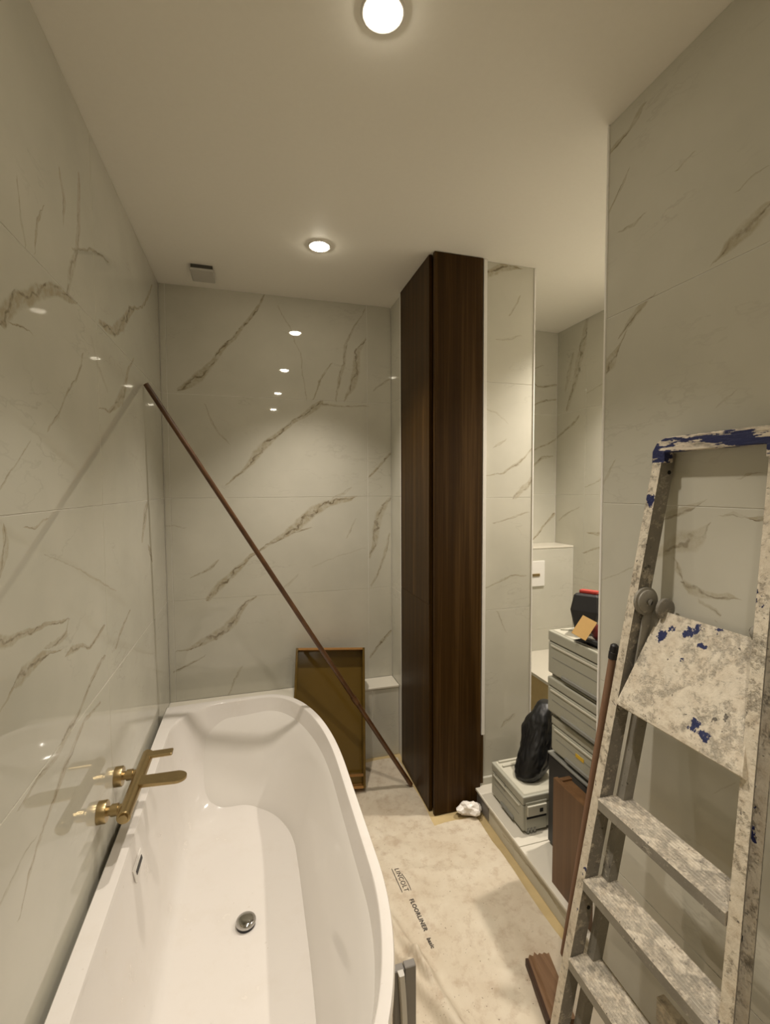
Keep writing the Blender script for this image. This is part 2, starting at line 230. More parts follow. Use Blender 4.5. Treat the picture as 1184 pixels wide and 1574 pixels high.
M['absl'] = simple('pale grey lid', (.52, .50, .41), .4, var=.05, sc=40)
M['yellow'] = simple('yellow sticker', (.62, .40, .03), .5)
M['bag'] = simple('black bin bag', (.006, .006, .006), .42, var=.3, sc=30, bump=.25)
M['red'] = simple('red plastic', (.50, .045, .03), .4)
M['redd'] = simple('dark red plastic', (.11, .012, .010), .4)
M['card'] = simple('tan card', (.42, .26, .085), .8, sc=60)
M['cloth'] = simple('white film', (.80, .76, .70), .35, var=.08, sc=20)
M['alu'] = splatter('splattered aluminium', (.245, .225, .19), (.50, .45, .36), .56, 1, bluecut=.72, metal=.15)
M['aluf'] = splatter('paint crusted aluminium', (.36, .33, .27), (.60, .545, .44), .44, 1, bluecut=.655, bluesc=13)
M['tread'] = splatter('paint crusted tread', (.42, .38, .31), (.58, .52, .42), .49, 0, metal=.2)
M['plat'] = splatter('paint crusted platform', (.43, .39, .315), (.60, .545, .44), .46, 1, metal=.2, bluecut=.72, bluesc=15, spots=PSPOTS)
M['hoop'] = splatter('blue and white hoop', (.30, .28, .24), (.66, .60, .50), .44, 1, metal=.3, drag=(1, .3, 1.6), bluecut=.48, bluesc=26)
M['aluc'] = splatter('grey aluminium', (.30, .28, .235), (.50, .46, .38), .60, 0, metal=.15)
M['stick'] = wood('broom wood', ((.16, .085, .05), (.22, .12, .07), (.28, .165, .10)), (40, 40, 2), .6)
M['offcut'] = wood('brown offcut', ((.12, .060, .026), (.20, .112, .055), (.27, .16, .088)), (60, 3, 60), .6)
M['offcutd'] = wood('stained offcut edge', ((.025, .010, .003), (.05, .02, .006), (.075, .033, .010)), (60, 3, 60), .6)
M['gpro'] = simple('grey profile', (.20, .185, .165), .5, var=.1, sc=12)
M['wpro'] = simple('pale profile', (.55, .53, .48), .35, var=.04)
M['vent'] = simple('grey vent plastic', (.52, .50, .45), .5, var=.03)
M['vslot'] = simple('dark vent housing', (.07, .065, .055), .7)
M['ink'] = simple('black ink', (.05, .042, .035), .7)
t_ = NT('lit lens'); t_.b.inputs['Emission Color'].default_value = (1, .90, .72, 1); t_.b.inputs['Emission Strength'].default_value = LENS_E
M['lens'] = t_.fin((.9, .9, .88), .4)
# floor liner: cream fleece, grubby
t_ = NT('cream floor liner'); v_ = t_.obj()
a_ = t_.noise(v_, 5, 6, .62); b_ = t_.noise(v_, 26, 5, .65); c_ = t_.noise(v_, 120, 3)
lc = t_.mix(t_.mr(a_.outputs[0], .35, .68, 0, 1), (.63, .565, .445), (.53, .45, .335))
lc = t_.mix(t_.mr(b_.outputs[0], .50, .70, 0, .5), lc, (.36, .26, .175))
lc = t_.mix(t_.mr(c_.outputs[0], .685, .725, 0, .75), lc, (.13, .09, .06))
t_.bump(c_.outputs[0], .12, .002)
M['liner'] = t_.fin(lc, .55, 0, .35)

# ------------------------------------------------------------------ object helpers
def meta(o, label=None, cat=None, group=None, kind=None):
    for k, v in (('label', label), ('category', cat), ('group', group), ('kind', kind)):
        if v: o[k] = v
    return o
def thing(name, label, cat, loc, group=None):
    o = bpy.data.objects.new(name, None); C.objects.link(o); o.location = loc; o.empty_display_size = .05
    return meta(o, label, cat, group)
def wloc(o):
    v = Vector((0, 0, 0))
    while o: v += o.location; o = o.parent
    return v
def put(name, bm, mat, parent=None, smooth=False, origin=None, label=None, mats=None):
    """link bm (world coordinates) as one mesh object; children keep their parent's base as frame"""
    if origin is None:
        if parent is None: origin = Vector((0, 0, 0))
        else:
            co = [v.co for v in bm.verts]
            origin = sum(co, Vector())/len(co)
    origin = Vector(origin)
    for v in bm.verts: v.co -= origin
    bmesh.ops.recalc_face_normals(bm, faces=bm.faces) if not getattr(bm, 'keep', False) else None
    me = bpy.data.meshes.new(name); bm.to_mesh(me); bm.free()
    for mm in (mats or [mat]): me.materials.append(mm)
    if smooth:
        for p in me.polygons: p.use_smooth = True
    o = bpy.data.objects.new(name, me); C.objects.link(o)
    if parent: o.parent = parent; o.location = origin - wloc(parent)
    else: o.location = origin
    if label: o['label'] = label
    return o
def sharp(o, deg=35):
    me = o.data; me.polygons.foreach_set('use_smooth', [True]*len(me.polygons))
    try: me.set_sharp_from_angle(angle=math.radians(deg))
    except Exception: pass
    return o
def box(bm, x0, y0, z0, x1, y1, z1, bev=0.0, seg=1, mat=None, idx=0):
    vs = [bm.verts.new((x, y, z)) for x in (x0, x1) for y in (y0, y1) for z in (z0, z1)]
    fs = [bm.faces.new([vs[i] for i in q]) for q in ((0, 1, 3, 2), (4, 6, 7, 5), (0, 4, 5, 1), (2, 3, 7, 6), (0, 2, 6, 4), (1, 5, 7, 3))]
    for f in fs: f.material_index = idx
    nv = vs
    if bev:
        es = list({e for f in fs for e in f.edges})
        r = bmesh.ops.bevel(bm, geom=es, offset=bev, segments=seg, profile=.5, affect='EDGES')
        nv = list({v for f in r['faces'] for v in f.verts} | {v for v in vs if v.is_valid})
        for f in r['faces']: f.material_index = idx
    if mat is not None:
        for v in nv: v.co = mat @ v.co
    return nv
def BX(x0, y0, z0, x1, y1, z1, bev=0.0, seg=1, mat=None):
    bm = bmesh.new(); box(bm, min(x0, x1), min(y0, y1), min(z0, z1), max(x0, x1), max(y0, y1), max(z0, z1), bev, seg, mat); return bm
def cyl(bm, a, b, r0, r1=None, n=24, caps=True, rings=None):
    a, b = Vector(a), Vector(b); r1 = r0 if r1 is None else r1
    w = (b-a).normalized(); u = w.orthogonal().normalized(); v = w.cross(u)
    prof = rings or [(0, r0), (1, r1)]
    L = []
    for t, r in prof:
        c = a + (b-a)*t
        L.append([bm.verts.new(c + r*(math.cos(2*math.pi*i/n)*u + math.sin(2*math.pi*i/n)*v)) for i in range(n)])
    for A, B in zip(L, L[1:]):
        for i in range(n): bm.faces.new((A[i], A[(i+1) % n], B[(i+1) % n], B[i]))
    if caps: bm.faces.new(L[0][::-1]); bm.faces.new(L[-1])
    return bm
def CYL(*a, **k): return cyl(bmesh.new(), *a, **k)
def extrude(bm, poly, p0, p1, ux, uy):
    """sweep a closed 2-D polygon from p0 to p1"""
    p0, p1, ux, uy = Vector(p0), Vector(p1), Vector(ux), Vector(uy)
    A = [bm.verts.new(p0 + ux*a + uy*b) for a, b in poly]; B = [bm.verts.new(p1 + ux*a + uy*b) for a, b in poly]
    n = len(poly)
    for i in range(n): bm.faces.new((A[i], A[(i+1) % n], B[(i+1) % n], B[i]))
    bm.faces.new(A[::-1]); bm.faces.new(B)
    return bm
def EXT(*a): return extrude(bmesh.new(), *a)
def struct(name, bm, mat, label):
    return meta(put(name, bm, mat), label, None, None, 'structure')

# ------------------------------------------------------------------ tiled walls
JZ = [0, .42, .975, 1.53, 2.085, H]
def tile_bm(axis, face, into, u0, u1, z0, z1, g=.0012, th=.0016):
    """one tile: chamfered slab standing proud of its wall; UV = wall coordinates in metres"""
    bm = bmesh.new(); uvl = bm.loops.layers.uv.new('UVMap')
    def P(u, z, d):
        a = face + into*d
        return (a, u, z) if axis == 'x' else (u, a, z)
    c = .0007
    A = [bm.verts.new(P(u, z, th)) for u, z in ((u0+g, z0+g), (u1-g, z0+g), (u1-g, z1-g), (u0+g, z1-g))]
    B = [bm.verts.new(P(u, z, c)) for u, z in ((u0+g, z0+g), (u1-g, z0+g), (u1-g, z1-g), (u0+g, z1-g))]
    D = [bm.verts.new(P(u, z, 0)) for u, z in ((u0+g+c, z0+g+c), (u1-g-c, z0+g+c), (u1-g-c, z1-g-c), (u0+g+c, z1-g-c))]
    for X, Y in ((A, B), (B, D)):
        for i in range(4): bm.faces.new((X[i], X[(i+1) % 4], Y[(i+1) % 4], Y[i]))
    bm.faces.new(D); bm.faces.new(A[::-1])
    for f in bm.faces:
        for lp in f.loops:
            co = lp.vert.co; lp[uvl].uv = ((co.y if axis == 'x' else co.x), co.z)
    return bm
def tiles(wall, axis, face, into, us, zs, mat):
    for a, b in zip(us, us[1:]):
        for c, d in zip(zs, zs[1:]):
            put('tile', tile_bm(axis, face, into, a, b, c, d), mat, wall)
E_ = .0015
w = struct('wall_left', BX(-.12, -1.95, 0, -E_, 2.80, H), M['grout'], 'glossy marble tiled long wall behind the bathtub')
tiles(w, 'x', 0, -1, [-1.9, -1.705, -.595, .515, 1.625, 2.676], JZ, M['left'])
w = struct('wall_back', BX(0, 2.678+E_, 0, 1.263, 2.80, H), M['grout'], 'marble tiled end wall beyond the foot of the bathtub')
tiles(w, 'y', 2.678, 1, [.001, .03, 1.115, 1.262], JZ[1:], M['back'])
bm = bmesh.new(); box(bm, 1.263+E_, 2.47, 0, 1.535, 2.95, H); box(bm, 1.535, 2.015+E_, 0, 1.80-E_, 2.95, H)
w = struct('wall_pier', bm, M['grout'], 'marble tiled pier between the tall wooden cabinet and the niche')
tiles(w, 'y', 2.015, 1, [1.532, 1.799], [.1]+JZ[2:], M['pier'])
tiles(w, 'x', 1.80, -1, [2.016, 2.796], [.1]+JZ[2:], M['plain'])
tiles(w, 'x', 1.263, 1, [2.472, 2.677], JZ[1:], M['plain'])
w = struct('wall_right', BX(1.489+E_, -1.95, 0, 1.60, 1.184, H), M['grout'], 'marble tiled wall on the right behind the ladder')
tiles(w, 'x', 1.489, 1, [-1.9, -.73, .38, 1.183], JZ, M['right'])
w = struct('wall_niche_back', BX(1.80, 2.797+E_, 0, 2.62, 2.95, H), M['grout'], 'marble tiled back wall of the niche')
tiles(w, 'y', 2.797, 1, [1.801, 2.513], [.1]+JZ[2:], M['nback'])
w = struct('wall_niche_right', BX(2.514+E_, 1.0, 0, 2.65, 2.797, H), M['grout'], 'marble tiled side wall of the niche')
tiles(w, 'x', 2.514, 1, [1.05, 1.40, 2.505, 2.796], [.1]+JZ[2:], M['nright'])
struct('wall_niche_front', BX(1.60, .95, 0, 2.514, 1.05, H), M['paintw'], 'plain painted wall closing the niche on the near side')
struct('wall_rear', BX(-.12, -2.05, 0, 1.65, -1.95, H), M['paintw'], 'plain painted wall behind the photographer')
struct('ceiling', BX(-.15, -2.1, H, 2.7, 3.0, H+.1), M['paintw'], 'smooth off-white plaster ceiling with downlights')
struct('floor', BX(-.15, -2.1, -.1, 2.7, 3.0, 0), M['screed'], 'yellowish bare floor showing at the edges of the liner')

# ledge behind the bathtub
w = struct('trim_ledge', BX(.0, 2.540+E_, 0, 1.262, 2.677, .418), M['grout'], 'low marble ledge behind the foot of the bathtub')
for a, b in ((.001, .49), (.49, 1.10), (1.10, 1.262)):
    put('tile', tile_bm('y', 2.540, 1, a, b, 0.001, .408), M['plain'], w)
bm = BX(.001, 2.534, .409, 1.262, 2.677, .421, .002); uvl = bm.loops.layers.uv.new('UVMap')
for f in bm.faces:
    for lp in f.loops: lp[uvl].uv = (lp.vert.co.x, lp.vert.co.y)
put('top_slab', bm, M['pale'], w)
# raised platform of the niche with its kerb
w = struct('floor_platform', BX(1.491+E_, 1.186, 0, 2.514, 2.796, .088), M['grout'], 'raised marble platform and kerb filling the niche, top coloured as lit')
for a, b in ((1.187, 1.664), (1.664, 2.010)):
    put('tile', tile_bm('x', 1.491, 1, a, b, .001, .088), M['kerb'], w)
put('dark_end', BX(1.488, 1.875, .012, 1.4915, 2.0, .086), M['gpro'], w)
def uvbox(bm, ax=(0, 1)):
    uvl = bm.loops.layers.uv.new('UVMap')
    for f in bm.faces:
        for lp in f.loops: lp[uvl].uv = (lp.vert.co[ax[0]], lp.vert.co[ax[1]])
    return bm
for a, b, c, d in ((1.480, 1.187, 2.05, 1.60), (1.480, 1.603, 2.05, 2.012), (2.053, 1.187, 2.513, 2.012), (1.802, 2.015, 2.513, 2.795)):
    put('tile', uvbox(BX(a, b, .0885, c, d, .1, .0015)), M['pale'], w)
put('upstand', uvbox(BX(1.484, 2.0005, .1, 1.800, 2.0145, .135, .001), (0, 2)), M['plain'], w)
# boxed-in cistern of the niche
w = struct('wall_cistern', BX(1.801, 2.6+E_, .1, 2.513, 2.796, 1.178), M['grout'], 'boxed-in marble cistern wall at the back of the niche')
for c, d in ((.101, .645), (.645, 1.178)):
    put('tile', tile_bm('y', 2.6, 1, 1.802, 2.512, c, d), M['plain'], w)
put('top_slab', uvbox(BX(1.802, 2.597, 1.1785, 2.512, 2.796, 1.19, .0015)), M['pale'], w)
# trims
for i, (a, lab) in enumerate((((1.513, 2.0155-.021, .36, 1.531, 2.0145, H-.001), 'white vertical strip between tall cabinet and marble pier'),
             ((1.7955, 2.0105, .136, 1.803, 2.019, H-.001), 'white corner profile on the outer edge of the pier'),
             ((1.4845, 1.178, .102, 1.492, 1.1855, H-.001), 'white corner profile on the end of the right wall'),
             ((1.252, 2.455, .425, 1.262, 2.470, H-.001), 'white strip behind the left face of the tall cabinet'))):
    struct('trim_%d' % (i+1), BX(*a, .0012), M['trim'], lab)

# ------------------------------------------------------------------ downlights
def downlight(loc, label):
    t = thing('downlight', label, 'ceiling light', loc, 'ceiling downlights')
    x, y, z = loc
    bm = bmesh.new(); n = 40
    prof = [(.050, 0), (.050, -.003), (.047, -.005), (.040, -.004), (.0385, 0)]
    L = [[bm.verts.new((x+r*math.cos(2*math.pi*i/n), y+r*math.sin(2*math.pi*i/n), z+h)) for i in range(n)] for r, h in prof]
    for A, B in zip(L, L[1:]):
        for i in range(n): bm.faces.new((A[i], A[(i+1) % n], B[(i+1) % n], B[i]))
    put('ring', bm, M['trim'], t, True)
    bm = bmesh.new(); prof = [(.038, -.0005), (.036, -.006), (.030, -.010), (.018, -.0125), (.006, -.0135)]
    L = [[bm.verts.new((x+r*math.cos(2*math.pi*i/n), y+r*math.sin(2*math.pi*i/n), z+h)) for i in range(n)] for r, h in prof]
    for A, B in zip(L, L[1:]):
        for i in range(n): bm.faces.new((A[i], A[(i+1) % n], B[(i+1) % n], B[i]))
    bm.faces.new(L[-1])
    put('lens', bm, M['lens'], t, True)
    ld = bpy.data.lights.new('beam', 'SPOT'); ld.energy = LAMP_W*4*math.pi/2; ld.color = LAMP_COL
    ld.spot_size = math.radians(90); ld.spot_blend = .7; ld.shadow_soft_size = .028
    lo = bpy.data.objects.new('beam', ld); C.objects.link(lo); lo.parent = t; lo.location = (0, 0, -.02)
    return t
def copy_tree(o, parent=None):
    c = o.copy(); C.objects.link(c); c.parent = parent
    for ch in o.children: copy_tree(ch, c)
    return c
D0 = downlight((.756, 2.09, H), 'small round ceiling downlight nearest the end wall, beside the vent')
for loc, lab in (((.752, 1.05, H), 'bright round ceiling downlight at the top edge of the picture'),
                 ((.752, .01, H), 'ceiling downlight above the photographer, seen only as a reflection'),
                 ((.752, -1.08, H), 'rearmost ceiling downlight, seen only as a reflection'),
                 ((2.22, 1.72, H), 'ceiling downlight inside the niche, hidden by the right wall')):
    d = copy_tree(D0); d.location = loc; d['label'] = lab
for ch in d.children:
    if ch.type == 'LIGHT': ch.data = ch.data.copy(); ch.data.energy *= 2.1; ch.data.spot_size = math.radians(112)
for ch in D0.children:
    if ch.type == 'LIGHT': ch.data = ch.data.copy(); ch.data.energy *= 1.25
# extractor vent
t = thing('ceiling_vent', 'small square grey extractor vent on the ceiling above the bathtub', 'vent', (.237, 2.477, H))
put('cover', BX(.183, 2.408, 2.622, .291, 2.547, 2.633, .005, 3), M['vent'], t)
put('housing', BX(.188, 2.413, 2.633, .286, 2.544, 2.65), M['vslot'], t, label='dark housing behind the cover')

# ------------------------------------------------------------------ bathtub
RZ = .490
def plan(x0, x1, y0, y1, rl, far, near):
    def inside(x, y):
        if not (x0 <= x <= x1 and y0 <= y <= y1): return False
        for rx, ry, e, ey in ((*far, y-(y1-far[1])), (*near, (y0+near[1])-y)):
            ex = x-(x1-rx)
            if ex > 0 and ey > 0 and (ex/rx)**e + (ey/ry)**e > 1: return False
        ex = (x0+rl)-x; ey = max(y-(y1-rl), (y0+rl)-y)
        return not (ex > 0 and ey > 0 and (ex/rl)**2 + (ey/rl)**2 > 1)
    return inside
TC = Vector((.40, 1.66))
def ring(pl, angs):
    out = []
    for a in angs:
        dx, dy = math.cos(a), math.sin(a); lo, hi = 0, 2.0
        for _ in range(40):
            mid = (lo+hi)/2
            if pl(TC.x+dx*mid, TC.y+dy*mid): lo = mid
            else: hi = mid
        out.append((TC.x+dx*lo, TC.y+dy*lo))
    return out
angs = set(2*math.pi*i/200 for i in range(200))
X0, X1, Y0, Y1 = .016, .785, .70, 2.475
for cx_, cy_ in ((X0, Y0), (X0, Y1)):
    angs.add(math.atan2(cy_-TC.y, cx_-TC.x) % (2*math.pi))
# more samples where the ends curve
for i in range(120):
    angs.add((math.pi/2-.75+1.5*i/120) % (2*math.pi)); angs.add((-math.pi/2-.75+1.5*i/120) % (2*math.pi))
angs = sorted(angs); NA = len(angs)
outer = ring(plan(X0, X1, Y0, Y1, .004, (.30, .75, 2.2), (.28, .55, 2.0)), angs)
inner = ring(plan(.070, .754, .731, 2.444, .255, (.275, .72, 2.2), (.255, .52, 2.0)), angs)
base_in = ring(plan(.175, .595, .96, 2.08, .17, (.17, .24, 2.0), (.17, .24, 2.0)), angs)
foot = ring(plan(.018, .58, .90, 2.15, .004, (.22, .30, 2.0), (.22, .30, 2.0)), angs)
def lerp(A, B, f): return [(a[0]+(b[0]-a[0])*f, a[1]+(b[1]-a[1])*f) for a, b in zip(A, B)]
tub = thing('bathtub', 'large white acrylic back-to-wall bathtub with rounded corners', 'bathtub', (.40, 1.6, 0))
def loft(levels, cap=None):
    bm = bmesh.new(); L = [[bm.verts.new((x, y, z)) for x, y in R] for R, z in levels]
    for A, B in zip(L, L[1:]):
        for i in range(NA): bm.faces.new((A[i], A[(i+1) % NA], B[(i+1) % NA], B[i]))
    if cap is not None:
        c = bm.verts.new((TC.x, TC.y, cap))
        for i in range(NA): bm.faces.new((L[-1][i], L[-1][(i+1) % NA], c))
    return bm
rimo = lerp(outer, inner, .08)
shell = [(foot, 0.0), (foot, .03), (lerp(foot, outer, .18), .12), (lerp(foot, outer, .62), .36), (lerp(foot, outer, .92), .455), (outer, .462), (outer, RZ-.006), (rimo, RZ)]
o = put('shell', loft(shell), M['tub'], tub); sharp(o, 50)
FZ = .075
prof = [(.004, .008), (.015, .03), (.10, .19), (.20, .37), (.30, .54), (.39, .68), (.47, .785), (.55, .865), (.65, .93), (.77, .972), (.89, .993), (1.0, 1.0)]
lev = [(rimo, RZ), (lerp(outer, inner, .90), RZ), (lerp(outer, inner, .975), RZ-.0012)] + [(lerp(inner, base_in, h), RZ-.0035-(RZ-.0035-FZ)*v) for h, v in prof]
lev += [(lerp(base_in, [(TC.x, TC.y)]*NA, .25), FZ-.004), (lerp(base_in, [(TC.x, TC.y)]*NA, .6), FZ-.007)]
sharp(put('basin', loft(lev, FZ-.009), M['basin'], tub), 48)
# waste plug: domed chrome cap on a dark ring
wx, wy, wz = .400, 1.600, FZ-.008
put('drain_ring', CYL((wx, wy, wz-.002), (wx, wy, wz+.006), .031, n=40), M['dark'], tub, label='dark drain ring')
bm = bmesh.new(); cyl(bm, (wx, wy, wz+.006), (wx, wy, wz+.026), 0, n=40, rings=[(0, .031), (.35, .034), (.6, .0335), (.8, .030), (.92, .022), (1, .008)])
put('plug', bm, M['chrome'], tub, True, label='domed chrome plug')
# overflow slot on the wall-side slope
rot_ = Matrix.Translation((.083, 1.545, .405)) @ Matrix.Rotation(math.radians(-12), 4, 'Y')
ov = put('overflow', BX(-.002, -.048, -.021, .004, .048, .021, .002, 1, rot_), M['tub'], tub, label='flat white overflow plate')
put('slot', BX(.0035, -.034, -.006, .0055, .034, .006, 0, 1, rot_), M['dark'], ov, label='dark slot')

# ------------------------------------------------------------------ bath mixer
t = thing('bath_mixer', 'brushed brass wall-mounted bath mixer with flat spout and lever', 'tap', (0.0, 1.56, .64))
MZ = .638; BXX = .076
for yy in (1.478, 1.652):
    put('escutcheon', CYL((.0005, yy, MZ), (.024, yy, MZ), 0, n=36, rings=[(0, .031), (.85, .031), (1, .029)]), M['brass'], t)
    sharp(bpy.data.objects[t.children[-1].name])
    bm = CYL((.024, yy, MZ), (BXX, yy, MZ), 0, n=28, rings=[(0, .013), (.2, .013), (.2, .017), (.55, .017), (.55, .0135), (1, .0135)])
    sharp(put('connector', bm, M['brass'], t))
bm = CYL((BXX, 1.432, MZ), (BXX, 1.765, MZ), 0, n=36, rings=[(0, .0165), (.008, .019), (.992, .019), (1, .0165)])
sharp(put('bar', bm, M['brass'], t))
bm = CYL((BXX, 1.4315, MZ), (BXX, 1.425, MZ), .0125, n=28); sharp(put('end_cap', bm, M['brass'], t))
# spout: flat tongue with a rounded tip
bm = bmesh.new(); n = 14
outl = [(0.0, -.024), (.11, -.030)] + [(.11+.032*math.sin(math.pi*i/n), -.030*math.cos(math.pi*i/n)) for i in range(1, n)] + [(.11, .030), (0.0, .024)]
A = [bm.verts.new((BXX+.008+a, 1.585+b, MZ+.004-a*.02)) for a, b in outl]; B = [bm.verts.new((BXX+.008+a, 1.585+b, MZ+.016-a*.055)) for a, b in outl]
for i in range(len(A)): bm.faces.new((A[i], A[(i+1) % len(A)], B[(i+1) % len(A)], B[i]))
bm.faces.new(A[::-1]); bm.faces.new(B); sp_ = put('spout', bm, M['brass'], t)
put('aerator', CYL((BXX+.112, 1.585, MZ+.002), (BXX+.112, 1.585, MZ-.004), .010, n=24), M['brass'], sp_)
put('lever', BX(BXX-.005, 1.722, MZ+.004, BXX+.085, 1.760, MZ+.015, .005, 3), M['brass'], t)

# ------------------------------------------------------------------ tall walnut cabinet
t = thing('tall_cabinet', 'floor to ceiling dark walnut cabinet at the foot of the bathtub', 'cabinet', (1.38, 2.22, 0))
put('carcass', BX(1.275, 2.02, .006, 1.500, 2.452, H-.003), M['slot'], t, label='black carcass seen in the corner groove')
put('side_panel', BX(1.2495, 2.028, .004, 1.2675, 2.452, 1.021, .0008), M['walnut'], t)
put('side_panel', BX(1.2495, 2.028, 1.0225, 1.2675, 2.452, H-.002, .0008), M['walnut'], t)
put('front_panel', BX(1.263, 1.990, .004, 1.506, 2.010, H-.002, .0008), M['walnut'], t)
put('filler_strip', BX(1.508, 1.994, .115, 1.5235, 2.0145, .358, .0008), M['walnut'], t)

# ------------------------------------------------------------------ pole across the corner
t = thing('leaning_pole', 'long thin brown pole leaning across the corner from cabinet foot to left wall', 'pole', (1.228, 2.235, 0))
a, b = Vector((1.228, 2.232, .011)), Vector((.0125, 2.246, 2.038))
sharp(put('rod', CYL(a, b, .0115, n=20), M['pole'], t))
c = a.lerp(b, .245); d = (b-a).normalized()
sharp(put('coupling', CYL(c-d*.022, c+d*.022, .0145, n=20), M['pole'], t))

# ------------------------------------------------------------------ leaning ochre tray
yaw = Matrix.Rotation(math.radians(-3.0), 4, 'Z'); lean = Matrix.Rotation(math.radians(-23.5), 4, 'X')
BW, BH, BD, TH = .385, .700, .078, .012
mt = Matrix.Translation((.984, 2.238, .029)) @ yaw @ lean @ Matrix.Rotation(math.radians(4.2), 4, 'Y') @ Matrix.Translation((-BW, 0, .004))
t = thing('ochre_tray', 'ochre brown open wooden tray leaning on end behind the bathtub corner', 'tray', (.80, 2.3, 0))
put('bottom_panel', BX(TH, BD-.010, TH, BW-TH, BD, BH-TH, 0, 1, mt), M['ochre'], t)
put('side', BX(0, 0, 0, TH, BD, BH, .001, 1, mt), M['ochre'], t); put('side', BX(BW-TH, 0, 0, BW, BD, BH, .001, 1, mt), M['ochre'], t)
put('end', BX(TH, 0, BH-TH, BW-TH, BD, BH, .001, 1, mt), M['ochree'], t, label='lighter top end'); put('end', BX(TH, 0, 0, BW-TH, BD, TH, .001, 1, mt), M['ochree'], t)
put('front_lip', BX(TH, .001, .055, BW-TH, .008, .068, .001, 1, mt), M['ochree'], t)

# ------------------------------------------------------------------ floor liner
def near_text(x, y): return math.exp(-(((x-.995)/.035)**4 + ((y-1.605)/.17)**4))
def seg_d(x, y, a, b):
    ax, ay = a; bx, by = b; t_ = max(0, min(1, ((x-ax)*(bx-ax)+(y-ay)*(by-ay))/((bx-ax)**2+(by-ay)**2)))
    return math.hypot(x-ax-t_*(bx-ax), y-ay-t_*(by-ay)), t_
def hgt(x, y):
    v = Vector((x*7, y*5, 3.1)); k = 1-.85*near_text(x, y)
    z = .008 + k*(.0060*noise.noise(v) + .0035*noise.noise(Vector((x*19, y*13, 8))) + .0016*noise.noise(Vector((x*45, y*38, 2))))
    for a, b, w_, h_ in (((.885, 1.56), (1.03, 1.02), .020, .034), ((.86, 1.44), (.985, 1.12), .016, .026), ((.80, 1.60), (.96, 1.30), .022, .022), ((.83, 1.30), (.95, 1.36), .018, .022), ((1.05, 1.72), (1.36, 1.62), .02, .005), ((1.15, 1.30), (1.40, 1.10), .02, .006), ((.98, 1.95), (1.12, 1.78), .014, .007)):
        d, t__ = seg_d(x, y, a, b); z += k*h_*math.exp(-(d/w_)**2)
    return max(z, .0015)
def sheet(name, x0, x1, y0, y1, nx, ny, dz, label, seed):
    bm = bmesh.new(); G = []
    for j in range(ny+1):
        row = []
        for i in range(nx+1):
            u, v = i/nx, j/ny
            x = x0+(x1-x0)*u; y = y0+(y1-y0)*v
            y += .012*noise.noise(Vector((x*6, seed, 0)))*v; x += .010*noise.noise(Vector((y*5, seed, 4)))*u
            row.append(bm.verts.new((x, y, hgt(x, y)+dz)))
        G.append(row)
    for j in range(ny):
        for i in range(nx): bm.faces.new((G[j][i], G[j][i+1], G[j+1][i+1], G[j+1][i]))
    o = put(name, bm, M['liner'], None, True, origin=((x0+x1)/2, (y0+y1)/2, 0))
    return meta(o, label, 'floor cover')
ln = sheet('floor_liner', .66, 1.452, -.6, 1.925, 90, 260, 0, 'large creased cream floor liner printed with black lettering, beside the bathtub', 1.3)
sheet('floor_liner', .80, 1.238, 1.87, 2.50, 50, 70, -.0012, 'small cream liner sheet on the floor between drawer box and cabinet', 6.1)
def lettering(txt, size, x, y, bold=0.0, sq=1.0, label=None):
    cu = bpy.data.curves.new('lettering', 'FONT'); cu.body = txt; cu.size = size; cu.offset = bold; cu.resolution_u = 3; cu.space_character = 1.12
    tmp = bpy.data.objects.new('tmp', cu); C.objects.link(tmp)
    bpy.context.view_layer.update()
    me = bpy.data.meshes.new_from_object(tmp); bpy.data.objects.remove(tmp)
    bm = bmesh.new(); bm.from_mesh(me); bpy.data.meshes.remove(me)
    bmesh.ops.subdivide_edges(bm, edges=bm.edges, cuts=1)
    sl = -.070
    ext = max(v.co.x for v in bm.verts)*sq
    for v in bm.verts:
        a, b = v.co.x*sq, v.co.y
        X = x + b + a*(-sl)*1.0 - a*0.0; Y = y - a
        v.co = (X, Y, hgt(X, Y)+.0014)
    put('lettering', bm, M['ink'], ln, label=label)
    return ext
TX, TY = .983, 1.742
e1 = lettering('LINCOLT', .027, TX, TY, 0, .93)
e2 = lettering('FLOORLINER', .0225, TX+.0135, TY-.150, .0006, .93)
e3 = lettering('basic', .021, TX+.0215, TY-.310, .0006, .85)
def strip(pts, w_):
    bm = bmesh.new(); A = []
    for i, (x, y) in enumerate(pts):
        q = pts[min(i+1, len(pts)-1)]; p = pts[max(i-1, 0)]; dx, dy = q[0]-p[0], q[1]-p[1]; L = math.hypot(dx, dy)
        nx, ny = -dy/L*w_/2, dx/L*w_/2
        A.append([bm.verts.new((x+s*nx, y+s*ny, hgt(x+s*nx, y+s*ny)+.0014)) for s in (-1, 1)])
    for a, b in zip(A, A[1:]): bm.faces.new((a[0], a[1], b[1], b[0]))
    return bm
put('underline', strip([(TX-.010+.0007*i, TY+.003-.0105*i) for i in range(12)], .0025), M['ink'], ln)
put('logo_outline', strip([(TX+.022+.0006*i+.008*math.sin(math.pi*min(1, i/9)*.8), TY-.030-.0105*i) for i in range(9)], .0022), M['ink'], ln)

